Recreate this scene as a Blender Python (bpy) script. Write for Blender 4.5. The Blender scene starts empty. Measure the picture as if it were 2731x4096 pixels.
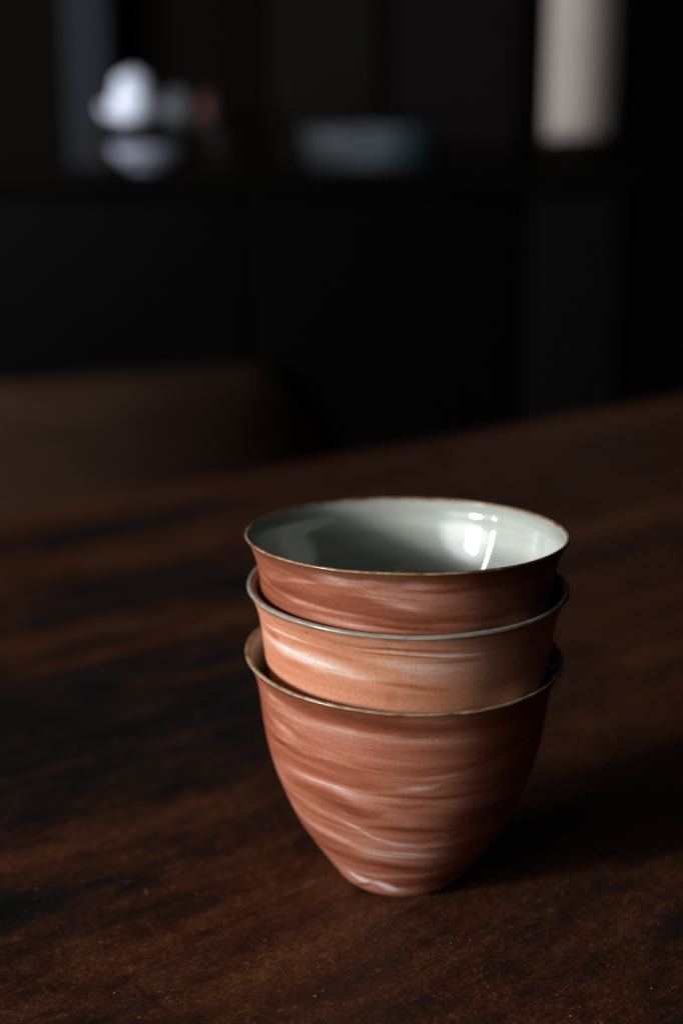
import bpy, bmesh, math, random
import numpy as np
from mathutils import Vector, Matrix

sc = bpy.context.scene
R = math.radians

# ------------------------------------------------------------------ camera
cam_d = bpy.data.cameras.new('camera')
cam_d.sensor_fit = 'VERTICAL'
cam_d.sensor_height = 36.0
cam_d.sensor_width = 24.0
cam_d.lens = 50.0
cam_d.clip_start = 0.01
cam_d.clip_end = 60.0
cam_d.dof.use_dof = True
cam_d.dof.focus_distance = 0.320
cam_d.dof.aperture_fstop = 6.3
cam_d.dof.aperture_blades = 0
cam = bpy.data.objects.new('camera', cam_d)
sc.collection.objects.link(cam)
cam.location = (-0.0165, -0.3383, 0.1836)
cam.rotation_euler = (Matrix.Rotation(R(90 - 14.405), 4, 'X') @ Matrix.Rotation(R(0.087), 4, 'Z')).to_euler()
sc.camera = cam

# ------------------------------------------------------------------ world and lamps
world = bpy.data.worlds.new('World')
sc.world = world
world.use_nodes = True
bg = world.node_tree.nodes['Background']
bg.inputs[0].default_value = (0.75, 0.85, 1.0, 1)
bg.inputs[1].default_value = 0.006


def area(name, az, el, dist, w, h, power, col, target=(0, 0, 0.06), spread=180):
    """A rectangular area lamp seen from `target` at azimuth az (degrees left of the camera side) and elevation el."""
    ld = bpy.data.lights.new(name, 'AREA')
    ld.shape = 'RECTANGLE'
    ld.size, ld.size_y = w, h
    ld.energy = power
    ld.color = col
    ld.spread = R(spread)
    o = bpy.data.objects.new(name, ld)
    sc.collection.objects.link(o)
    t = Vector(target)
    d = Vector((-math.sin(R(az)) * math.cos(R(el)), -math.cos(R(az)) * math.cos(R(el)), math.sin(R(el))))
    o.location = t + d * dist
    o.rotation_euler = (-d).to_track_quat('-Z', 'Y').to_euler()
    return o


DAY = (0.93, 0.97, 1.0)
area('window_pane_lamp', 61.2, 10.9, 1.9, 0.29, 0.095, 13.0, DAY)
area('window_pane_lamp', 61.2, 15.4, 1.9, 0.29, 0.135, 19.5, DAY)
area('window_gap_lamp', 78.0, 13.0, 1.9, 0.045, 0.62, 6.0, DAY)
# wide dim fill lamp round the panes, added to soften the shadow edges
fill_d = area('soft_fill_lamp', 55.0, 14.5, 1.95, 2.15, 0.70, 33.0, DAY).data
fill_d.use_nodes = True
_t = fill_d.node_tree
_g = _t.nodes.new('ShaderNodeNewGeometry')
_m = _t.nodes.new('ShaderNodeVectorMath')
_m.operation = 'DISTANCE'
_m.inputs[1].default_value = (0.5, 0.5, 0.0)
_r = _t.nodes.new('ShaderNodeMapRange')
_r.interpolation_type = 'SMOOTHSTEP'
for _k, _v in zip((1, 2, 3, 4), (0.20, 0.5, 1.4, 0.0)):
    _r.inputs[_k].default_value = _v
_t.links.new(_g.outputs['Parametric'], _m.inputs[0])
_t.links.new(_m.outputs['Value'], _r.inputs[0])
_t.links.new(_r.outputs[0], _t.nodes['Emission'].inputs['Strength'])
# fill lamp added to brighten the background, out of frame to the left
area('background_fill_lamp', 62.0, 12.0, 1.6, 0.5, 0.9, 17.0, (0.9, 0.94, 1.0), target=(-0.1, 2.25, 0.25), spread=120)

sc.render.engine = 'CYCLES'
sc.cycles.use_denoising = True
sc.cycles.max_bounces = 8
sc.cycles.caustics_reflective = False
sc.cycles.caustics_refractive = False
sc.cycles.sample_clamp_indirect = 4.0
sc.view_settings.view_transform = 'Standard'
sc.view_settings.look = 'None'
sc.view_settings.exposure = 0.0
sc.view_settings.gamma = 1.0


# ------------------------------------------------------------------ helpers
class NT:
    """Small builder for node materials."""

    def __init__(self, name):
        self.m = bpy.data.materials.new(name)
        self.m.use_nodes = True
        self.t = self.m.node_tree
        self.b = self.t.nodes['Principled BSDF']

    def n(self, kind, **kw):
        nd = self.t.nodes.new(kind)
        for k, v in kw.items():
            if k.startswith('i_'):
                self.put(nd.inputs[k[2:].replace('_', ' ')], v)
            else:
                setattr(nd, k, v)
        return nd

    def put(self, sock, v):
        if isinstance(v, bpy.types.NodeSocket):
            self.t.links.new(v, sock)
        else:
            if hasattr(sock.default_value, '__len__') and len(sock.default_value) == 4 and len(v) == 3:
                v = (*v, 1)
            sock.default_value = v

    def math(self, op, a, b=0.0, c=0.0, clamp=False):
        nd = self.n('ShaderNodeMath', operation=op, use_clamp=clamp)
        for i, v in enumerate((a, b, c)):
            if i < len(nd.inputs):
                self.put(nd.inputs[i], v)
        return nd.outputs[0]

    def mix(self, f, a, b, blend='MIX'):
        nd = self.n('ShaderNodeMix', data_type='RGBA', blend_type=blend)
        self.put(nd.inputs[0], f)
        self.put(nd.inputs[6], a)
        self.put(nd.inputs[7], b)
        return nd.outputs[2]

    def map(self, v, loc=(0, 0, 0), rot=(0, 0, 0), scale=(1, 1, 1)):
        nd = self.n('ShaderNodeMapping')
        self.put(nd.inputs['Vector'], v)
        nd.inputs['Location'].default_value = loc
        nd.inputs['Rotation'].default_value = rot
        nd.inputs['Scale'].default_value = scale
        return nd.outputs[0]

    def noise(self, v, scale, detail=3, rough=0.5, dist=0.0):
        nd = self.n('ShaderNodeTexNoise')
        self.put(nd.inputs['Vector'], v)
        nd.inputs['Scale'].default_value = scale
        nd.inputs['Detail'].default_value = detail
        nd.inputs['Roughness'].default_value = rough
        nd.inputs['Distortion'].default_value = dist
        return nd.outputs['Fac']

    def rng(self, v, a, b, c=0.0, d=1.0, kind='SMOOTHSTEP'):
        nd = self.n('ShaderNodeMapRange', interpolation_type=kind)
        self.put(nd.inputs[0], v)
        for i, x in enumerate((a, b, c, d)):
            nd.inputs[1 + i].default_value = x
        return nd.outputs[0]

    def ramp(self, f, stops):
        nd = self.n('ShaderNodeValToRGB')
        self.put(nd.inputs[0], f)
        e = nd.color_ramp.elements
        while len(e) < len(stops):
            e.new(0.5)
        for el, (p, c) in zip(e, stops):
            el.position = p
            el.color = (*c, 1)
        return nd.outputs[0]

    def obj(self):
        return self.n('ShaderNodeTexCoord').outputs['Object']

    def bump(self, h, strength, dist):
        nd = self.n('ShaderNodeBump')
        self.put(nd.inputs['Height'], h)
        nd.inputs['Strength'].default_value = strength
        nd.inputs['Distance'].default_value = dist
        self.t.links.new(nd.outputs[0], self.b.inputs['Normal'])

    def set(self, **kw):
        for k, v in kw.items():
            self.put(self.b.inputs[k.replace('_', ' ')], v)
        return self.m


def link(name, me, mat, parent=None, loc=None):
    o = bpy.data.objects.new(name, me)
    sc.collection.objects.link(o)
    if mat:
        me.materials.append(mat)
    if parent:
        o.parent = parent
    if loc:
        o.location = loc
    return o


def empty(name, loc, rz=0.0):
    o = bpy.data.objects.new(name, None)
    o.empty_display_size = 0.02
    sc.collection.objects.link(o)
    o.location = loc
    o.rotation_euler = (0, 0, rz)
    return o


def tag(o, label, cat, group=None):
    o['label'] = label
    o['category'] = cat
    if group:
        o['group'] = group
    return o


def pchip(x, xk, yk):
    """Monotone cubic through knots."""
    xk, yk = np.asarray(xk, float), np.asarray(yk, float)
    h = np.diff(xk)
    d = np.diff(yk) / h
    m = np.zeros_like(yk)
    m[0], m[-1] = d[0], d[-1]
    for i in range(1, len(yk) - 1):
        if d[i - 1] * d[i] > 0:
            w1, w2 = 2 * h[i] + h[i - 1], h[i] + 2 * h[i - 1]
            m[i] = (w1 + w2) / (w1 / d[i - 1] + w2 / d[i])
    i = np.clip(np.searchsorted(xk, x) - 1, 0, len(h) - 1)
    t = (x - xk[i]) / h[i]
    return ((2 * t**3 - 3 * t**2 + 1) * yk[i] + (t**3 - 2 * t**2 + t) * h[i] * m[i]
            + (-2 * t**3 + 3 * t**2) * yk[i + 1] + (t**3 - t**2) * h[i] * m[i + 1])


def box(name, mat, parent, lo, hi, bev=0.004, seg=2):
    bm = bmesh.new()
    bmesh.ops.create_cube(bm, size=1)
    lo, hi = Vector(lo), Vector(hi)
    for v in bm.verts:
        v.co = Vector((lo[k] + (v.co[k] + 0.5) * (hi[k] - lo[k]) for k in range(3)))
    if bev:
        bmesh.ops.bevel(bm, geom=bm.edges[:] + bm.verts[:], offset=bev, segments=seg, affect='EDGES', profile=0.5)
    me = bpy.data.meshes.new(name)
    bm.to_mesh(me)
    bm.free()
    for p in me.polygons:
        p.use_smooth = False
    return link(name, me, mat, parent)


def lathe(name, mat, parent, prof, seg=64, loc=None, squash=(1, 1)):
    """prof: list of (r, z) in metres, from the axis or a ring to the axis or a ring."""
    bm = bmesh.new()
    rings = []
    for r, z in prof:
        if r < 1e-6:
            rings.append([bm.verts.new((0, 0, z))])
        else:
            rings.append([bm.verts.new((r * math.cos(2 * math.pi * k / seg) * squash[0],
                                        r * math.sin(2 * math.pi * k / seg) * squash[1], z)) for k in range(seg)])
    for a, b in zip(rings[:-1], rings[1:]):
        for k in range(seg):
            j = (k + 1) % seg
            vs = [a[k % len(a)], a[j % len(a)], b[j % len(b)], b[k % len(b)]]
            u = []
            for v in vs:
                if v not in u:
                    u.append(v)
            if len(u) > 2:
                bm.faces.new(u)
    bmesh.ops.recalc_face_normals(bm, faces=bm.faces)
    me = bpy.data.meshes.new(name)
    bm.to_mesh(me)
    bm.free()
    for p in me.polygons:
        p.use_smooth = True
    return link(name, me, mat, parent, loc)


def tube(name, mat, parent, pts, rad, seg=10):
    pts = [Vector(p) for p in pts]
    bm = bmesh.new()
    rings = []
    for i, p in enumerate(pts):
        t = (pts[min(i + 1, len(pts) - 1)] - pts[max(i - 1, 0)]).normalized()
        u = t.orthogonal().normalized() if i == 0 else (u - t * u.dot(t)).normalized()
        w = t.cross(u)
        r = rad[i] if isinstance(rad, (list, tuple)) else rad
        rings.append([bm.verts.new(p + (u * math.cos(2 * math.pi * k / seg) + w * math.sin(2 * math.pi * k / seg)) * r) for k in range(seg)])
    for a, b in zip(rings[:-1], rings[1:]):
        for k in range(seg):
            bm.faces.new((a[k], a[(k + 1) % seg], b[(k + 1) % seg], b[k]))
    bm.faces.new(rings[0][::-1])
    bm.faces.new(rings[-1])
    me = bpy.data.meshes.new(name)
    bm.to_mesh(me)
    bm.free()
    for p in me.polygons:
        p.use_smooth = True
    return link(name, me, mat, parent)


STREAKS = {
 1: [
  ([(-37.7,58.62),(-29.7,58.24),(-23.6,57.81),(-17.6,57.82),(-13.4,58.01)],0.65,0.75),
  ([(-59.3,53.7),(-50.5,54.71),(-42.9,55.49),(-31.3,56.31)],0.35,0.5),
  ([(-72.9,52.27),(-62.4,51.24),(-52.0,50.81),(-42.8,50.19),(-34.5,49.71),(-24.9,49.32),(-14.4,48.96),(-6.4,48.18),(4.3,47.7)],0.41,0.65),
  ([(-53.0,47.75),(-43.4,47.64),(-34.4,47.55),(-25.1,47.13),(-16.5,46.62),(-6.4,46.3)],0.6,0.6),
  ([(-16.9,54.72),(-10.2,55.05),(-2.5,54.59),(9.1,54.19),(17.2,53.97)],1.03,0.42),
  ([(-16.1,54.54),(-8.3,53.39),(-0.5,51.9),(7.4,51.01)],0.43,0.3),
  ([(-11.8,58.42),(-3.3,57.58),(3.7,57.24),(12.5,57.14)],0.54,0.5),
  ([(-59.3,51.89),(-41.3,52.18),(-26.8,51.86),(-12.3,51.22),(-2.4,50.14),(9.5,49.46)],1.3,-0.5),
  ([(-65.4,54.53),(-53.2,55.77)],0.68,0.35),
  ([(-50.2,57.92),(-39.4,57.42),(-33.7,57.09)],0.43,-0.4),
  ([(-10.1,56.22),(-0.7,55.99),(12.8,55.59)],0.32,-0.35),
  ([(-18.6,47.36),(-6.4,47.11),(9.7,46.49)],0.27,-0.5),
  ([(4.3,47.7),(13.8,47.41),(27.1,47.29)],0.38,0.35),
 ],
 2: [
  ([(-71.5,50.05),(-59.8,50.45),(-52.0,50.25),(-43.8,50.03),(-34.7,49.81),(-27.6,49.66),(-21.1,48.96),(-14.0,48.57)],0.97,0.8),
  ([(-67.8,54.35),(-55.8,54.91),(-47.0,54.93),(-37.2,54.77)],0.24,0.8),
  ([(-65.6,52.51),(-55.6,52.34)],0.6,-0.6),
  ([(-18.3,56.37),(-8.5,56.31),(3.6,55.62),(10.6,55.11),(23.0,54.62),(30.4,54.48)],0.27,0.75),
  ([(-22.3,56.78),(-8.5,56.99),(3.5,56.68),(16.7,56.09)],0.19,-0.75),
  ([(-16.4,55.55),(-4.7,55.31),(3.7,54.86),(12.9,54.23)],0.16,-0.75),
  ([(-14.6,53.55),(-2.8,52.22),(3.9,51.66),(11.0,51.3),(17.5,50.89)],0.87,0.5),
  ([(-16.3,48.07),(-8.9,47.96),(-0.9,47.47),(7.2,46.71),(13.5,46.37)],0.54,-0.5),
  ([(-55.3,57.4),(-39.8,58.1),(-26.2,57.8),(-16.2,57.35)],0.7,-0.28),
  ([(-56.8,47.19),(-48.0,47.51),(-39.8,47.27)],0.7,-0.25),
  ([(-36.5,53.85),(-27.2,53.45),(-18.7,53.22)],0.43,-0.2),
  ([(-11.0,44.4),(-4.9,43.79)],1.22,-0.3),
  ([(2.8,53.36),(14.9,53.2),(28.1,52.83)],0.32,-0.5),
 ],
 3: [
  ([(-64.2,48.5),(-55.2,48.12),(-47.7,46.93)],0.81,0.6),
  ([(-65.3,55.05),(-56.5,55.53)],0.6,0.4),
  ([(-44.3,53.19),(-30.7,53.61),(-19.6,53.67),(-9.4,53.43),(5.2,52.65),(14.7,52.4),(23.5,52.19)],0.6,0.5),
  ([(-46.6,58.67),(-29.3,58.29),(-17.1,57.38),(-1.6,56.7),(14.1,56.35)],1.35,-0.4),
  ([(-70.1,40.98),(-49.1,43.92),(-34.4,44.92),(-22.5,44.41),(-11.7,44.04)],0.35,0.4),
  ([(-70.4,44.5),(-56.8,43.57),(-42.8,44.0)],0.54,-0.4),
  ([(-58.9,38.8),(-44.3,38.06),(-35.6,38.03),(-28.0,37.37),(-20.9,36.36),(-12.0,35.69)],0.97,0.45),
  ([(-59.8,33.0),(-42.4,34.26),(-31.3,33.62),(-24.0,31.88),(-16.6,29.49)],1.49,-0.6),
  ([(-63.7,29.75),(-51.7,29.51),(-41.6,28.77),(-30.2,28.02),(-22.7,26.43),(-15.5,24.08),(-5.6,22.54),(8.2,21.54),(9.7,22.04),(23.8,21.04)],0.38,0.45),
  ([(-59.9,26.72),(-46.3,26.66),(-33.7,26.33),(-24.4,25.82)],0.54,-0.45),
  ([(-61.2,22.56),(-50.4,21.9),(-39.4,21.6),(-30.3,20.84),(-21.9,19.91),(-11.0,19.13),(-0.3,18.6),(10.6,18.23),(22.6,17.49)],0.65,0.85),
  ([(-56.1,13.64),(-33.7,15.52),(-17.8,15.07),(10.5,13.16)],0.87,-0.4),
  ([(-31.7,17.99),(-17.1,16.91),(-0.2,16.21),(17.5,15.71)],0.27,0.35),
  ([(-58.6,9.24),(-41.5,8.86),(-24.4,9.15),(-6.3,9.83),(12.0,9.91),(20.8,10.74),(36.2,11.01)],0.54,0.55),
  ([(-43.9,7.51),(-36.3,6.13),(-26.4,5.99)],0.65,1.3),
  ([(-22.4,6.7),(-15.1,5.25),(-5.5,3.6)],0.76,1.4),
  ([(-47.5,1.74),(-30.4,4.06),(-23.3,6.58)],0.32,-0.9),
  ([(-9.1,6.13),(1.1,5.75),(10.6,5.81)],0.6,-0.5),
  ([(-22.3,28.25),(-7.7,31.23),(6.8,30.22),(17.9,29.81)],0.92,0.4),
  ([(-17.2,37.25),(-5.4,37.35),(6.2,37.06),(21.3,36.54)],0.27,-0.7),
  ([(-6.3,38.71),(1.0,39.51),(7.3,39.89),(13.8,40.96)],0.54,0.5),
  ([(2.9,42.29),(12.3,42.6),(20.2,43.17)],0.32,0.45),
  ([(-10.7,34.97),(-1.0,34.58),(6.3,35.02),(12.3,34.58)],0.49,-0.45),
  ([(-17.4,27.46),(-5.5,27.69),(7.2,26.99),(19.0,26.11)],0.38,-0.55),
  ([(-23.5,16.05),(-6.0,14.25),(12.6,13.01)],0.81,-0.3),
 ],
}

# ------------------------------------------------------------------ setting
def dark_wood(name, c1, c2, scale=12.0, rough=0.5, spec=0.08):
    t = NT(name)
    v = t.map(t.obj(), scale=(1, 6, 6))
    f = t.noise(v, scale, 5, 0.6, 0.4)
    return t.set(Base_Color=t.ramp(f, [(0.3, c1), (0.7, c2)]), Roughness=rough, Specular_IOR_Level=spec)


def plain(name, col, rough=0.6, var=0.12, scale=30.0, spec=0.1):
    t = NT(name)
    f = t.noise(t.obj(), scale, 4, 0.6)
    lo = tuple(c * (1 - var) for c in col)
    hi = tuple(min(1, c * (1 + var)) for c in col)
    return t.set(Base_Color=t.ramp(f, [(0.3, lo), (0.7, hi)]), Roughness=rough, Specular_IOR_Level=spec)


FLOOR_Z = -0.74
floor = box('floor', dark_wood('floor_boards', (0.012, 0.008, 0.006), (0.03, 0.02, 0.014)), None,
            (-3.2, -2.2, FLOOR_Z - 0.05), (3.2, 2.8, FLOOR_Z), 0)
floor['kind'] = 'structure'
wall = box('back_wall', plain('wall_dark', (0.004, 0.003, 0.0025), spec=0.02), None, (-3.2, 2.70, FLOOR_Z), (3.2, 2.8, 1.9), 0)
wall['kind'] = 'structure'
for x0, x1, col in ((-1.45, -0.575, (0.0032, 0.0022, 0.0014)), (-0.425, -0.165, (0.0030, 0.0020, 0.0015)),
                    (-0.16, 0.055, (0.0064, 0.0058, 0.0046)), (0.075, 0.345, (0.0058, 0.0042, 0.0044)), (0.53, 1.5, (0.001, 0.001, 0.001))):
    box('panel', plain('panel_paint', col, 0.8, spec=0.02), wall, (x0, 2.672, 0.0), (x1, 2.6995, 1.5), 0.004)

post = tag(box('wooden_post', plain('post_paint', (0.0075, 0.0078, 0.011)), None, (-0.560, 2.58, FLOOR_Z), (-0.468, 2.668, 1.5), 0.008),
           'bluish grey upright post behind the white teapot', 'post')

# long low sideboard along the back wall
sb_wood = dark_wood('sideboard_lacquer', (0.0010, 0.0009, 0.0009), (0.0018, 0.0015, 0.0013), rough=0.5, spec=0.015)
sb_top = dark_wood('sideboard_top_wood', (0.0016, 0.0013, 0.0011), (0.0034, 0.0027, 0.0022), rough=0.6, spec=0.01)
sb = tag(empty('sideboard', (0, 2.35, FLOOR_Z)), 'long black lacquered sideboard against the back wall', 'sideboard')
SH = 0.885
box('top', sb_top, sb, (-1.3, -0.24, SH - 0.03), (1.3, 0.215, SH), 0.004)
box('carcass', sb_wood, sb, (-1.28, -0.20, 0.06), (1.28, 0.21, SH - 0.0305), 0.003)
for x0, x1 in ((-1.26, -0.72), (-0.71, -0.19), (-0.18, 0.295), (0.465, 0.86), (0.87, 1.26)):
    d = box('door', sb_wood, sb, (x0, -0.222, 0.09), (x1, -0.2005, SH - 0.05), 0.003)
    lathe('knob', sb_top, d, [(0, -0.018), (0.007, -0.017), (0.009, -0.011), (0.005, -0.004), (0.005, 0.0)], 16).matrix_local = \
        Matrix.Translation((x1 - 0.04, -0.2225, 0.5)) @ Matrix.Rotation(R(-90), 4, 'X')
box('shaded_column_strip', plain('shaded_column_grey', (0.0042, 0.004, 0.0036), spec=0.02), sb, (0.305, -0.226, 0.07), (0.455, -0.2005, SH - 0.035), 0.003)  # grey paint stands in for the shaded lower part of a pale column
for x in (-1.2, 1.2):
    for y in (-0.16, 0.16):
        box('foot', sb_wood, sb, (x - 0.03, y - 0.03, 0.0), (x + 0.03, y + 0.03, 0.0595), 0.004)

# cream hanging scroll on the back wall
scr = tag(empty('hanging_scroll', (0.463, 2.66, 0.19)), 'pale cream hanging scroll on the dark back wall', 'hanging scroll')
bm = bmesh.new()
N = 40
grid = []
for i in range(N + 1):
    z = 0.012 + 1.25 * i / N
    grid.append([bm.verts.new(((j / 12 - 0.5) * 0.136, -0.006 - 0.042 * (1 - (j / 6 - 1) ** 2) + 0.002 * math.sin(z * 9 + j * 0.25), z)) for j in range(13)])
for i in range(N):
    for j in range(12):
        bm.faces.new((grid[i][j], grid[i][j + 1], grid[i + 1][j + 1], grid[i + 1][j]))
bmesh.ops.solidify(bm, geom=bm.faces[:], thickness=0.0015)
me = bpy.data.meshes.new('paper')
bm.to_mesh(me)
bm.free()
for p in me.polygons:
    p.use_smooth = True
link('paper', me, plain('scroll_paper', (0.70, 0.61, 0.54), 0.85, 0.05, 8), scr)
tube('rod', plain('rod_wood', (0.03, 0.018, 0.012)), scr, [(-0.078, -0.012, 0.006), (0.078, -0.012, 0.006)], 0.0055)
tube('rod', bpy.data.materials['rod_wood'], scr, [(-0.078, -0.012, 1.268), (0.078, -0.012, 1.268)], 0.0055)

# things on the sideboard
TOP = FLOOR_Z + SH
porcelain = plain('white_porcelain', (0.60, 0.62, 0.72), 0.5, 0.03)
grey_glaze = plain('grey_glaze', (0.21, 0.22, 0.27), 0.5, 0.06)
stand_w = plain('stand_wood', (0.008, 0.007, 0.006), 0.6)
st = tag(empty('wooden_stand', (-0.355, 2.37, TOP + 0.0005)), 'small dark wooden stand under the white teapot', 'stand')
box('top', stand_w, st, (-0.11, -0.06, 0.066), (0.12, 0.06, 0.080), 0.003)
for x in (-0.10, 0.11):
    for y in (-0.05, 0.05):
        box('leg', stand_w, st, (x - 0.008, y - 0.008, 0), (x + 0.008, y + 0.008, 0.0655), 0.002)
SZ = TOP + 0.0810
tp = tag(empty('teapot', (-0.396, 2.37, SZ)), 'round white porcelain teapot with domed lid', 'teapot')
tp.scale = (0.68, 0.68, 0.58)
lathe('body', porcelain, tp, [(0, 0), (0.042, 0), (0.046, 0.004), (0.060, 0.022), (0.064, 0.046), (0.060, 0.070), (0.052, 0.090), (0.045, 0.098), (0, 0.099)])
ld = lathe('lid', porcelain, tp, [(0.046, 0.0992), (0.048, 0.108), (0.047, 0.122), (0.040, 0.136), (0.026, 0.145), (0.010, 0.149), (0, 0.1495)])
lathe('knob', porcelain, ld, [(0.006, 0.149), (0.007, 0.150), (0.010, 0.153), (0.007, 0.157), (0, 0.158)], 24)
tube('spout', porcelain, tp, [(-0.054, 0, 0.022), (-0.070, 0, 0.028), (-0.080, 0, 0.040), (-0.088, 0, 0.052)], [0.014, 0.011, 0.008, 0.006], 14)
tube('handle', porcelain, tp, [(0.050, 0, 0.062)] + [(0.056 + 0.026 * math.sin(math.pi * k / 8), 0, 0.062 - 0.04 * k / 8) for k in range(1, 8)] + [(0.052, 0, 0.020)], 0.005, 10)
for name, x, r, h, mt, lab in (
        ('tea_jar', -0.315, 0.026, 0.052, plain('jar_grey', (0.075, 0.08, 0.085), 0.5), 'small dark grey tea jar just right of the white teapot'),
        ('clay_jar', -0.262, 0.020, 0.048, plain('jar_red', (0.062, 0.024, 0.020), 0.5), 'small reddish clay jar at the right end of the small dark stand')):
    j = tag(empty(name, (x, 2.372, SZ)), lab, 'jar')
    k = 1.0
    lathe('body', mt, j, [(0, 0), (r * 0.7, 0), (r * 0.95, h * 0.3 * k), (r, h * 0.55 * k), (r * 0.7, h * 0.9 * k), (0, h * 0.9 * k)], 32)
    lathe('lid', mt, j, [(r * 0.75, h * 0.905 * k), (r * 0.6, h * 1.05 * k), (r * 0.2, h * 1.12 * k), (0, h * 1.14 * k)], 32)


def bowl(name, mat, loc, r, h, label, cat, squash=(1, 1)):
    b = tag(empty(name, loc), label, cat)
    lathe('body', mat, b, [(0, 0.004), (r * 0.42, 0.004), (r * 0.42, 0), (r * 0.47, 0), (r * 0.48, 0.006), (r * 0.75, h * 0.3), (r * 0.93, h * 0.65), (r, h),
                           (r * 0.975, h), (r * 0.90, h * 0.65), (r * 0.70, h * 0.34), (r * 0.4, 0.012), (0, 0.011)], 64, squash=squash)
    return b


bowl('bowl', grey_glaze, (-0.348, 2.20, TOP + 0.0005), 0.066, 0.038, 'pale grey bowl in front of the small dark stand', 'bowl')
basin = tag(empty('basin', (0.038, 2.33, TOP + 0.0005)), 'wide low grey-teal basin on the sideboard', 'basin')
t = NT('teal_glaze')
sx = t.n('ShaderNodeSeparateXYZ')
t.put(sx.inputs[0], t.obj())
f = t.math('ADD', t.math('MULTIPLY', sx.outputs[0], 4.0), t.math('MULTIPLY', t.noise(t.obj(), 9.0, 3), 0.6))
t.set(Base_Color=t.ramp(f, [(0.0, (0.022, 0.022, 0.024)), (0.35, (0.066, 0.078, 0.092)), (0.62, (0.045, 0.072, 0.076)), (0.85, (0.008, 0.030, 0.027))]), Roughness=0.4, Specular_IOR_Level=0.1)
q = 0.128
lathe('body', t.m, basin, [(0, 0.003), (q * 0.8, 0.003), (q * 0.82, 0), (q * 0.86, 0), (q * 0.93, 0.018), (q * 0.98, 0.045), (q, 0.072), (q * 0.975, 0.072), (q * 0.95, 0.045), (q * 0.9, 0.022), (q * 0.8, 0.009), (0, 0.008)], 72, squash=(1, 0.75))

# ------------------------------------------------------------------ table
YAW = R(39.76)
ux, uy = math.cos(YAW), math.sin(YAW)
# far edge of the top passes through (-0.0386, 0.501); table x runs along that edge
edge = Vector((-0.0386, 0.501, 0))
t = NT('table_top_wood')
co = t.obj()
gr = t.map(co, scale=(1.0, 9.0, 9.0))
big = t.noise(gr, 7.0, 4, 0.55, 0.5)
mid = t.noise(t.map(co, loc=(3, 1, 0), scale=(1.0, 2.4, 2.4)), 42.0, 5, 0.6, 0.6)
mott = t.noise(t.map(co, scale=(1.0, 1.4, 1.4)), 210.0, 6, 0.68, 0.5)
fib = t.noise(t.map(co, scale=(1.0, 22.0, 22.0)), 45.0, 5, 0.65, 0.25)
sep = t.n('ShaderNodeSeparateXYZ')
t.put(sep.inputs[0], co)
warp = t.math('SUBTRACT', t.noise(t.map(co, loc=(1, 5, 0), scale=(1, 2.2, 1)), 22.0, 5, 0.62), 0.5)


def blob(cx, cy, rx, ry, amt=1.3, lo=0.35, hi=1.3):
    dx = t.math('MULTIPLY', t.math('SUBTRACT', sep.outputs[0], cx), 1 / rx)
    dy = t.math('MULTIPLY', t.math('SUBTRACT', sep.outputs[1], cy), 1 / ry)
    d = t.math('SQRT', t.math('ADD', t.math('MULTIPLY', dx, dx), t.math('MULTIPLY', dy, dy)))
    return t.rng(t.math('ADD', d, t.math('MULTIPLY', warp, amt)), lo, hi, 1, 0)


stain_shade = None
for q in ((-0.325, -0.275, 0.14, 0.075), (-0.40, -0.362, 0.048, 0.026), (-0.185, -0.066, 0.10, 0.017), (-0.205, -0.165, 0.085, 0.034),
          (-0.20, -0.33, 0.07, 0.035), (-0.215, -0.475, 0.05, 0.012)):  # blob at line start paints shade beyond the cups; the others are stains
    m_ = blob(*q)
    stain_shade = m_ if stain_shade is None else t.math('MAXIMUM', stain_shade, m_)
wear_highlight = None
for q in ((-0.175, -0.109, 0.085, 0.0075), (-0.24, -0.2185, 0.06, 0.006), (-0.15, -0.018, 0.13, 0.012), (-0.02, -0.21, 0.16, 0.018), (0.22, -0.03, 0.2, 0.02), (-0.35, -0.425, 0.035, 0.009)):  # one streak along the far edge is a painted highlight; the rest are wear
    m_ = blob(*q)
    wear_highlight = m_ if wear_highlight is None else t.math('MAXIMUM', wear_highlight, m_)
f = t.math('ADD', t.math('ADD', 0.16, t.math('MULTIPLY', big, 0.38)), t.math('MULTIPLY', mid, 0.32))
f = t.math('ADD', f, t.math('MULTIPLY', t.math('SUBTRACT', mott, 0.5), 0.48))
f = t.math('ADD', f, t.math('MULTIPLY', t.math('SUBTRACT', fib, 0.5), 0.24))
f = t.math('ADD', f, t.math('MULTIPLY', wear_highlight, 0.10))
f = t.math('SUBTRACT', f, t.math('MULTIPLY', stain_shade, 0.165))
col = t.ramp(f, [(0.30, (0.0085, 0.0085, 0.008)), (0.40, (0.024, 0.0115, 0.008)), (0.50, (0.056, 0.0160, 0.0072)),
                 (0.62, (0.088, 0.027, 0.0102)), (0.78, (0.19, 0.076, 0.023))])
# a pale scratch and a dark crack near the cups
scr_m = blob(-0.317, -0.4005, 0.010, 0.0007, 3.0, 0.4, 1.2)
col = t.mix(t.math('MULTIPLY', scr_m, t.math('MULTIPLY', mott, 0.8)), col, (0.16, 0.10, 0.07))
crk = blob(-0.3735, -0.417, 0.0006, 0.014, 3.5, 0.4, 1.2)
col = t.mix(t.math('MULTIPLY', crk, 0.55), col, (0.008, 0.005, 0.004))
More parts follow.
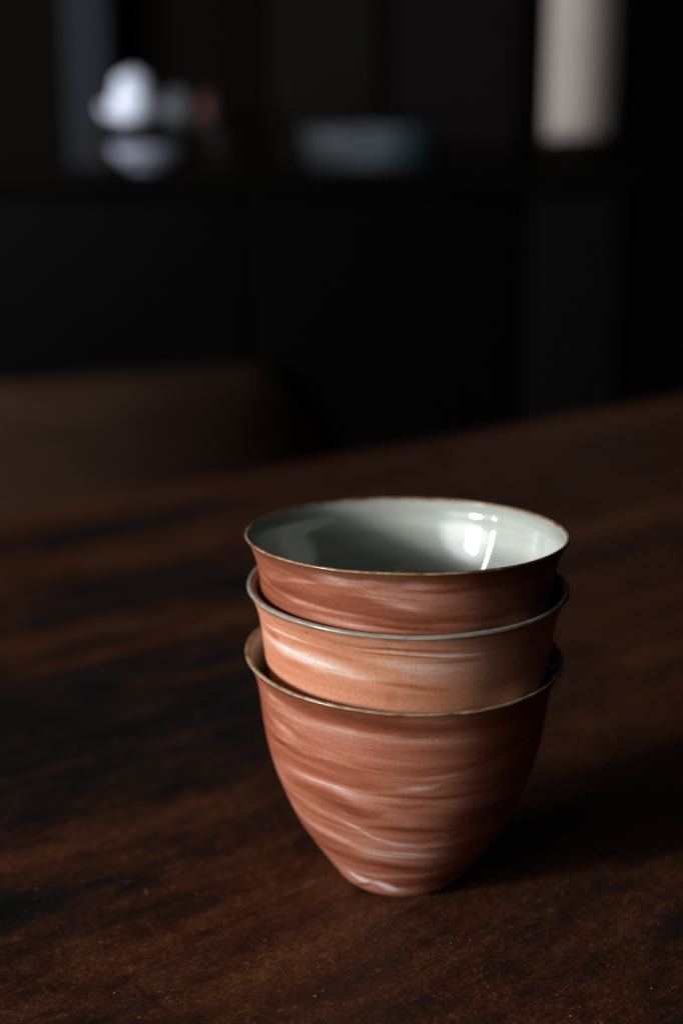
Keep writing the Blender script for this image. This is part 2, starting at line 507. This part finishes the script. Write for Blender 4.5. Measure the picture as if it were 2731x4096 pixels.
# pale flecks
fine = t.noise(t.map(co, loc=(2, 8, 0), scale=(1, 1.7, 1.7)), 620.0, 4, 0.7, 0.6)
col = t.mix(t.math('MULTIPLY', t.rng(fine, 0.50, 0.66), t.rng(f, 0.42, 0.60, 0.0, 0.75)), col, (0.21, 0.080, 0.026))
col = t.mix(t.math('MULTIPLY', t.rng(fine, 0.42, 0.28), 0.6), col, (0.010, 0.007, 0.006))
fl = t.rng(t.noise(t.map(co, loc=(7, 2, 0), scale=(1, 1.4, 1.4)), 420.0, 3, 0.6), 0.66, 0.74)
col = t.mix(t.math('MULTIPLY', fl, 0.6), col, (0.24, 0.18, 0.14))
t.put(t.b.inputs['Base Color'], col)
t.put(t.b.inputs['Roughness'], t.rng(mid, 0.3, 0.7, 0.38, 0.58))
h = t.math('ADD', t.math('MULTIPLY', mott, 0.6), t.math('MULTIPLY', fib, 0.5))
h = t.math('ADD', h, t.math('MULTIPLY', t.noise(co, 700.0, 3, 0.6), 0.5))
t.put(t.b.inputs['Specular IOR Level'], 0.22)
h = t.math('ADD', h, t.math('MULTIPLY', fine, 0.5))
t.bump(h, 0.7, 0.0007)
top_mat = t.m

tbl = tag(empty('table', (edge.x, edge.y, FLOOR_Z), YAW), 'dark brown worn wooden table carrying the three stacked cups', 'table')
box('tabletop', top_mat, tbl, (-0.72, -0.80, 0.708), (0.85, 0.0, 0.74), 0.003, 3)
leg_m = dark_wood('table_leg_wood', (0.02, 0.012, 0.008), (0.05, 0.025, 0.014))
box('apron', leg_m, tbl, (-0.64, -0.06, 0.62), (0.77, -0.035, 0.7075), 0.002)
box('apron', leg_m, tbl, (-0.64, -0.765, 0.62), (0.77, -0.74, 0.7075), 0.002)
box('apron', leg_m, tbl, (-0.69, -0.73, 0.62), (-0.665, -0.07, 0.7075), 0.002)
box('apron', leg_m, tbl, (0.795, -0.73, 0.62), (0.82, -0.07, 0.7075), 0.002)
for x in (-0.70, 0.775):
    for y in (-0.78, -0.075):
        box('leg', leg_m, tbl, (x, y, 0.0), (x + 0.055, y + 0.055, 0.7075), 0.004)

# ------------------------------------------------------------------ chair behind the table
ch_m = dark_wood('chair_wood', (0.034, 0.0175, 0.0115), (0.060, 0.031, 0.020), rough=0.6, spec=0.04)
chair = tag(empty('chair', (-0.215, 0.815, FLOOR_Z), R(27)), 'dark wooden chair with rounded back beyond the table edge', 'chair')
bm = bmesh.new()
w, z0, z1 = 0.215, 0.47, 0.758
NX, NZ = 36, 14
sides = []
for sgn in (0, 1):
    g = []
    for i in range(NX + 1):
        x = -w + 2 * w * i / NX
        e = abs(x) / w
        top = z1 - 0.012 * e ** 2 - 0.085 * max(0.0, (e - 0.45) / 0.55) ** 2.6
        row = []
        for k in range(NZ + 1):
            q = k / NZ
            z = z0 + (top - z0) * q
            edge_d = min((1 - e) * w, (top - z), z - z0)
            th_ = 0.012 * math.sqrt(min(1.0, max(0.0, edge_d) / 0.012))
            row.append(bm.verts.new((x, 0.06 * e * e - 0.06 - 0.10 * (z - z0) + (-th_ if sgn == 0 else th_), z)))
        g.append(row)
    sides.append(g)
for sgn, g in enumerate(sides):
    for i in range(NX):
        for k in range(NZ):
            q = (g[i][k], g[i + 1][k], g[i + 1][k + 1], g[i][k + 1])
            bm.faces.new(q if sgn == 0 else q[::-1])
bmesh.ops.remove_doubles(bm, verts=bm.verts, dist=1e-5)
bmesh.ops.recalc_face_normals(bm, faces=bm.faces)
me = bpy.data.meshes.new('backrest')
bm.to_mesh(me)
bm.free()
for p in me.polygons:
    p.use_smooth = True
link('backrest', me, ch_m, chair)
box('seat', ch_m, chair, (-0.21, -0.02, 0.425), (0.21, 0.38, 0.45), 0.008)
for x in (-0.195, 0.155):
    box('leg', ch_m, chair, (x, 0.33, 0.0), (x + 0.04, 0.37, 0.4245), 0.004)
    box('leg', ch_m, chair, (x, -0.015, 0.0), (x + 0.04, 0.02, 0.4245), 0.004)
    box('post', ch_m, chair, (x + 0.008, -0.028, 0.4505), (x + 0.032, -0.002, 0.56), 0.004)

# ------------------------------------------------------------------ cups
HH = 60.7
PZ = [0, 0.35, 1.2, 3, 4.9, 8, 12.1, 18, 24.3, 30, 36.4, 42.5, 48.7, 50.9, 54.1, 56.7, 58.7, 59.7, 60.4]
PR = [14.4, 15.2, 16.2, 17.6, 18.9, 21.1, 23.9, 27.5, 30.3, 32.5, 34.3, 35.45, 36.2, 36.5, 37.1, 37.9, 38.8, 39.4, 39.95]
rs = np.random.RandomState(4)
_tab = rs.rand(64, 64, 64)


def vnoise(x, y, z):
    """Smooth value noise, 0..1."""
    xi, yi, zi = np.floor(x).astype(int), np.floor(y).astype(int), np.floor(z).astype(int)
    u, v, w = x - xi, y - yi, z - zi
    u, v, w = (q * q * (3 - 2 * q) for q in (u, v, w))
    g = lambda a, b, c: _tab[(xi + a) % 64, (yi + b) % 64, (zi + c) % 64]
    l = lambda a, b, q: a + (b - a) * q
    return l(l(l(g(0, 0, 0), g(1, 0, 0), u), l(g(0, 1, 0), g(1, 1, 0), u), v),
             l(l(g(0, 0, 1), g(1, 0, 1), u), l(g(0, 1, 1), g(1, 1, 1), u), v), w)


def flow_shift(spec):
    """Mean drift in height (mm) of the streaks round the cup, on a one-degree grid, closed at the back."""
    g = np.arange(-180, 181)
    s = np.zeros(361)
    n = np.full(361, 0.6)
    for pts, hw, st in spec:
        p = np.array(pts)
        p = p[np.argsort(p[:, 0])]
        zz = np.interp(g, p[:, 0], p[:, 1])
        m = (g > p[0, 0]) & (g < p[-1, 0])
        s += np.gradient(zz) * m
        n += m
    s = np.convolve(s / n, np.hanning(25) / np.hanning(25).sum(), 'same')
    f = np.cumsum(s)
    f -= f[180]
    return g, f - (f[-1] - f[0]) * np.clip((np.abs(g) - 80) / 100.0, 0, 1) * 0.5 * np.sign(g)


def streak_field(th, z, r, spec, seed):
    """Marbled clay streaks: every entry is a curve (degrees round the cup from the front, height in mm), half width in mm, strength."""
    thd = (np.degrees(th) + 180) % 360 - 180
    x, y = r * np.sin(th), -r * np.cos(th)
    g, fs = flow_shift(spec)
    flow = z - np.interp(thd, g, fs)
    wz = z + 0.45 * (vnoise(x * 0.09 + seed, y * 0.09, flow * 0.22) - 0.5) + 0.2 * (vnoise(x * 0.16, y * 0.16 + seed, flow * 1.3) - 0.5)
    strand = 0.6 * vnoise(x * 0.07, y * 0.07 + 3 * seed, flow * 2.3) + 0.4 * vnoise(x * 0.09 + seed, y * 0.09, flow * 4.9)
    out = np.zeros_like(z)
    for pts, hw, st in spec:
        p = np.array(pts)
        p = p[np.argsort(p[:, 0])]
        a0, a1 = p[0, 0], p[-1, 0]
        zz = np.interp(thd, p[:, 0], p[:, 1])
        s = np.clip((thd - a0) / (a1 - a0), 0, 1)
        over = np.maximum(np.maximum(a0 - thd, thd - a1), 0) / 6.0
        taper = np.clip(np.sin(np.pi * (0.12 + 0.76 * s)), 0, 1) * np.exp(-over ** 2)
        wd = (1.55 if st > 0 else 1.35) * hw * (0.55 + 0.6 * np.sin(np.pi * (0.1 + 0.8 * s))) * (0.75 + 0.5 * vnoise(x * 0.2, y * 0.2, z * 0 + hw * 7 + seed))
        d = (wz - zz) / wd
        # one edge of a vein is crisp, the other feathers out
        crisp = 1 if (hash((round(a0), round(hw * 100))) % 3) else -1
        d = np.where(d * crisp > 0, d * 1.25, d * 0.85)
        k = np.exp(-np.abs(d) ** 2.8 * 0.8)
        out += st * taper * k * (0.55 + 0.9 * strand)
    return out, flow


def clay_material(name, seed, stops, bias, lip, gain=1.0, line=0.22):
    t = NT(name)
    co = t.obj()
    at = t.n('ShaderNodeAttribute', attribute_name='streak').outputs['Fac']
    sep = t.n('ShaderNodeSeparateXYZ')
    t.put(sep.inputs[0], co)
    x, z = sep.outputs[0], sep.outputs[2]
    zt = t.math('MULTIPLY', t.n('ShaderNodeAttribute', attribute_name='flow').outputs['Fac'], 0.001)
    comb = t.n('ShaderNodeCombineXYZ')
    t.put(comb.inputs[0], x)
    t.put(comb.inputs[1], sep.outputs[1])
    t.put(comb.inputs[2], zt)
    sl = comb.outputs[0]
    n1 = t.noise(t.map(sl, loc=(seed, 0, 0), scale=(1, 1, 9)), 19.0, 3, 0.5, 0.45)
    n2 = t.noise(t.map(sl, loc=(0, seed, 0), scale=(1, 1, 14)), 45.0, 4, 0.6, 0.5)
    n3 = t.noise(t.map(sl, loc=(0, 0, seed), scale=(1, 1, 40)), 24.0, 3, 0.6, 0.1)
    f = t.math('ADD', t.math('MULTIPLY', t.math('SUBTRACT', t.rng(n1, 0.36, 0.64), 0.5), 0.30 * gain), t.math('MULTIPLY', t.math('SUBTRACT', n2, 0.5), 0.22 * gain))
    f = t.math('ADD', f, t.math('MULTIPLY', t.math('SUBTRACT', n3, 0.5), line))
    nv = t.noise(t.map(sl, loc=(seed * 2, 3, 1), scale=(1, 1, 9)), 17.0, 2, 0.45, 0.5)
    vein = t.rng(t.math('ABSOLUTE', t.math('SUBTRACT', nv, 0.5)), 0.0, 0.030, 1, 0)
    f = t.math('ADD', f, t.math('MULTIPLY', vein, 0.07))
    f = t.math('ADD', t.math('ADD', f, bias), t.math('MULTIPLY', at, 0.50))
    col = t.ramp(f, stops)
    # rust coloured band where the glaze of the lip stops
    wob = t.math('ADD', z, t.math('MULTIPLY', t.math('SUBTRACT', t.noise(t.map(co, scale=(1, 1, 0.2)), 220.0, 2), 0.5), 0.0016))
    band = t.rng(wob, 0.0578, 0.0600)
    col = t.mix(t.math('MULTIPLY', band, 0.8), col, lip)
    # fine grain and iron specks
    grain = t.noise(co, 1100.0, 3, 0.75)
    col = t.mix(0.24, col, t.mix(t.rng(grain, 0.3, 0.62), (0.25, 0.25, 0.25), (1, 1, 1)), 'MULTIPLY')
    vo = t.n('ShaderNodeTexVoronoi')
    t.put(vo.inputs['Vector'], co)
    vo.inputs['Scale'].default_value = 330.0
    rnd = t.n('ShaderNodeSeparateColor')
    t.put(rnd.inputs[0], vo.outputs['Color'])
    dot = t.math('MULTIPLY', t.rng(vo.outputs['Distance'], 0.06, 0.13, 1, 0), t.math('GREATER_THAN', rnd.outputs[0], 0.93))
    lite = t.math('MULTIPLY', t.rng(vo.outputs['Distance'], 0.03, 0.08, 1, 0), t.math('LESS_THAN', rnd.outputs[0], 0.05))
    col = t.mix(t.math('MULTIPLY', dot, 0.75), col, (0.05, 0.03, 0.025))
    col = t.mix(t.math('MULTIPLY', lite, 0.5), col, (0.75, 0.62, 0.55))
    t.put(t.b.inputs['Base Color'], col)
    t.put(t.b.inputs['Roughness'], t.rng(n2, 0.3, 0.7, 0.50, 0.62))
    t.put(t.b.inputs['Specular IOR Level'], 0.18)
    hgt = t.math('ADD', t.math('MULTIPLY', n3, 0.6), t.math('MULTIPLY', t.noise(co, 1500.0, 3, 0.6), 0.35))
    t.bump(hgt, 0.22, 0.0001)
    return t.m


def glaze_material(name, col, seed):
    t = NT(name)
    co = t.obj()
    rings = t.noise(t.map(co, loc=(0, 0, seed), scale=(1, 1, 22)), 14.0, 3, 0.55, 0.2)
    c = t.ramp(rings, [(0.32, tuple(0.80 * q for q in col)), (0.68, tuple(1.06 * q for q in col))])
    t.put(t.b.inputs['Base Color'], c)
    t.put(t.b.inputs['Roughness'], 0.06)
    t.put(t.b.inputs['IOR'], 1.5)
    t.bump(t.math('ADD', t.math('MULTIPLY', rings, 1.0), t.math('MULTIPLY', t.noise(co, 90.0, 2), 0.5)), 0.05, 0.0003)
    return t.m


def rim_material(name, c1, c2, seed):
    t = NT(name)
    f = t.noise(t.map(t.obj(), loc=(seed, 0, 0), scale=(1, 1, 2.5)), 260.0, 4, 0.65)
    t.put(t.b.inputs['Base Color'], t.ramp(f, [(0.36, c1), (0.60, c2)]))
    t.put(t.b.inputs['Roughness'], 0.2)
    t.bump(t.noise(t.obj(), 900.0, 2), 0.2, 0.0001)
    return t.m


def surf(name, mat, parent, prof, tilt, seed, spec=None, seg=420, wob=1.0):
    """Turned surface from rows of (r, z) in mm with the uneven lean and wobble of a hand-thrown wall."""
    prof = np.asarray(prof, float)
    th = np.arange(seg) * 2 * np.pi / seg
    r = np.repeat(prof[:, :1], seg, 1)
    z = np.repeat(prof[:, 1:], seg, 1)
    T = np.repeat(th[None], len(prof), 0)
    k = np.clip(z / HH, 0, 1)
    r = r + wob * k * (0.10 * np.sin(2 * T + seed) + 0.06 * np.sin(3 * T + 2.1 * seed) + 0.03 * np.sin(7 * T + seed * 3))
    x, y = r * np.sin(T), -r * np.cos(T)
    zz = z + k * (x * math.tan(R(tilt[0])) + y * math.tan(R(tilt[1]))) + wob * k ** 6 * (0.05 * np.sin(5 * T + seed) + 0.025 * np.sin(11 * T + 2 * seed) + 0.012 * np.sin(23 * T + seed))
    V = np.stack([x, y, zz], -1).reshape(-1, 3) / 1000.0
    n = len(prof)
    i = np.arange(n - 1)[:, None] * seg
    j = np.arange(seg)[None]
    jn = (j + 1) % seg
    F = np.stack([i + j, i + jn, i + seg + jn, i + seg + j], -1).reshape(-1, 4)
    me = bpy.data.meshes.new(name)
    me.vertices.add(len(V))
    me.vertices.foreach_set('co', V.ravel())
    me.loops.add(F.size)
    me.loops.foreach_set('vertex_index', F.ravel().astype(np.int32))
    me.polygons.add(len(F))
    me.polygons.foreach_set('loop_start', np.arange(0, F.size, 4, dtype=np.int32))
    me.polygons.foreach_set('use_smooth', np.ones(len(F), dtype=bool))
    me.update(calc_edges=True)
    me.validate()
    if spec is not None:
        a = me.attributes.new('streak', 'FLOAT', 'POINT')
        sf, fl = streak_field(T.ravel(), z.ravel(), r.ravel(), spec, seed)
        a.data.foreach_set('value', sf.astype(np.float32))
        a = me.attributes.new('flow', 'FLOAT', 'POINT')
        a.data.foreach_set('value', fl.astype(np.float32))
    return link(name, me, mat, parent)


def make_cup(label, loc, tilt, seed, mats, spec, inner, lip_w, lip_h, rows=340):
    c = tag(empty('cup', loc), label, 'cup', 'three nested marbled cups')
    z_lip = 60.75 - lip_h
    zs = np.linspace(0, z_lip, rows)
    zs = np.concatenate([np.linspace(0, 1.2, 12)[:-1], zs[zs >= 1.2]])
    ro = pchip(zs, PZ, PR) + 0.012 * np.sin(zs * 1.7 + seed + 2 * np.sin(zs * 0.31)) * np.clip((58 - zs) / 10, 0, 1)
    outer = [(0.0001, 0.6), (11.0, 0.6), (11.6, 0.0)] + list(zip(ro, zs))
    surf('clay_wall', mats[0], c, outer, tilt, seed, spec)
    # rounded lip from the outer edge over to the glazed inside
    r0 = float(pchip(np.array([z_lip]), PZ, PR)[0])
    iz = np.array([q[0] for q in inner], float)
    ir = np.array([q[1] for q in inner], float)
    r1 = r0 - lip_w
    lip = []
    for k in range(17):
        a = math.pi * k / 16
        zb = z_lip + (iz[-1] + 0.05 - z_lip) * k / 16
        lip.append(((r0 + r1) / 2 + (r0 - r1) / 2 * math.cos(a), zb + (60.75 - (z_lip + iz[-1]) / 2) * math.sin(a) ** 0.8))
    surf('rim', mats[2], c, lip, tilt, seed)
    ir[-1] = r1
    zz = np.concatenate([np.linspace(iz[0], iz[-1], 130)])
    rr = pchip(zz, iz, ir)
    lin = [lip[-1]] + [(q, w) for q, w in zip(rr[::-1], zz[::-1])]
    lin.append((0.0001, iz[0] - 0.02))
    surf('glazed_lining', mats[1], c, lin, tilt, seed)
    return c


glaze = (0.475, 0.495, 0.435)
rust, terra, pink, pale, white = (0.19, 0.050, 0.022), (0.33, 0.090, 0.044), (0.44, 0.150, 0.087), (0.55, 0.265, 0.188), (0.80, 0.65, 0.59)
clay_top = clay_material('marbled_clay_russet', 1.3, [(0.12, rust), (0.38, (0.29, 0.080, 0.039)), (0.56, (0.41, 0.140, 0.078)), (0.78, pale), (1.0, white)], 0.40, (0.17, 0.045, 0.015))
clay_mid = clay_material('marbled_clay_peach', 5.1, [(0.10, (0.30, 0.10, 0.04)), (0.36, (0.54, 0.195, 0.095)), (0.58, (0.67, 0.300, 0.180)), (0.78, (0.73, 0.44, 0.325)), (1.0, (0.86, 0.80, 0.76))], 0.50, (0.27, 0.075, 0.025), 0.55, 0.24)
clay_low = clay_material('marbled_clay_brick', 9.7, [(0.12, rust), (0.38, terra), (0.56, pink), (0.78, pale), (1.0, white)], 0.445, (0.21, 0.055, 0.018))

lining_low = [(18.1, 15.8), (18.8, 20.5), (22, 26.3), (26, 29.0), (30.4, 31.2), (37, 33.1), (43, 34.1), (49, 35.0), (54, 36.0), (57.5, 37.2), (59.6, 38.3), (60.1, 38.75)]
lining_mid = [(12.55, 15.8), (13.2, 19.5), (16, 24.0), (20, 27.6), (26, 30.2), (30.4, 31.6), (37, 33.3), (43, 34.3), (49, 35.1), (54, 35.8), (57.5, 36.9), (59.2, 37.65)]
lining_top = [(8, 3.0), (8.6, 7.5), (11, 11.5), (16, 16.2), (22, 20.6), (30, 25.8), (38, 30.4), (42, 32.35), (44, 33.215), (46, 33.975), (48, 34.655), (50, 35.275), (52, 35.845), (54, 36.38), (56, 36.80), (57.5, 37.10), (59, 37.85), (60.15, 38.75)]

make_cup('brick red marbled cup at the bottom of the stack, standing on the table', (-0.00065, -0.00002, 0.0003), (-1.168, 1.54), 3.0,
         (clay_low, glaze_material('celadon_glaze_low', glaze, 2), rim_material('rim_tan', (0.18, 0.085, 0.035), (0.44, 0.33, 0.215), 3)),
         STREAKS[3], lining_low, 1.1, 0.45)
make_cup('pale peach marbled cup with a broad white streak, middle of the stack', (-0.00007, -0.00004, 0.01831), (-0.352, 1.075), 5.0,
         (clay_mid, glaze_material('celadon_glaze_mid', glaze, 5), rim_material('rim_celadon', (0.25, 0.225, 0.17), (0.36, 0.34, 0.275), 7)),
         STREAKS[2], lining_mid, 2.1, 0.62)
make_cup('russet marbled cup on top of the stack, its white glazed inside open to view', (-0.00042, 0.00018, 0.03103), (-0.034, -1.727), 8.0,
         (clay_top, glaze_material('celadon_glaze_top', glaze, 9), rim_material('rim_gold_brown', (0.17, 0.070, 0.024), (0.40, 0.27, 0.155), 5)),
         STREAKS[1], lining_top, 1.05, 0.42)

# ------------------------------------------------------------------ small things
rnd = random.Random(5)
lint_m = plain('lint_white', (0.7, 0.7, 0.68), 0.8)
bm = bmesh.new()
base = Vector((-0.0048, -0.0393, 0.0925))
for k in range(9):
    L = rnd.uniform(0.0010, 0.0026)
    d = Vector((rnd.uniform(-0.9, 1.0), rnd.uniform(-0.3, 0.4), rnd.uniform(0.15, 0.9))).normalized()
    if k == 0:
        d, L = Vector((0.85, 0.0, 0.75)).normalized(), 0.0032
    b0 = base + Vector((rnd.uniform(-0.0009, 0.0007), rnd.uniform(-0.0002, 0.0002), 0))
    bend = Vector((rnd.uniform(-1, 1), rnd.uniform(-1, 1), rnd.uniform(-0.3, 0.6))) * L * 0.25
    prev = None
    for s in range(6):
        u = s / 5
        p = b0 + d * L * u + bend * math.sin(math.pi * u)
        ring = [bm.verts.new(p + Vector((math.cos(a), math.sin(a), 0)) * 0.000022) for a in (0, 2.1, 4.2)]
        if prev:
            for q in range(3):
                bm.faces.new((prev[q], prev[(q + 1) % 3], ring[(q + 1) % 3], ring[q]))
        prev = ring
me = bpy.data.meshes.new('lint_tuft')
bm.to_mesh(me)
bm.free()
tag(link('lint_tuft', me, lint_m), 'tiny white tuft of lint on the front rim of the top cup', 'lint')

# dust and crumbs lying on the table top
bm = bmesh.new()
for k in range(420):
    u, v = rnd.random(), rnd.random() ** 1.6
    y = -0.085 + 0.19 * v
    x = rnd.uniform(-0.14, 0.12)
    if math.hypot(x, y) < 0.017:
        continue
    s = rnd.choice((0.00006, 0.00008, 0.0001, 0.00012, 0.0002)) * rnd.uniform(0.7, 1.3)
    ret = bmesh.ops.create_icosphere(bm, subdivisions=1, radius=s)
    sx, sy = rnd.uniform(0.8, 1.8), rnd.uniform(0.7, 1.2)
    for w_ in ret['verts']:
        w_.co = Vector((w_.co.x * sx + x, w_.co.y * sy + y, w_.co.z * 0.6 + s * 0.62 + 0.0001))
me = bpy.data.meshes.new('dust')
bm.to_mesh(me)
bm.free()
dust = link('dust', me, plain('dust_pale', (0.22, 0.19, 0.17), 0.9))
dust['kind'] = 'stuff'
dust['label'] = 'pale dust and crumbs scattered on the dark table top'
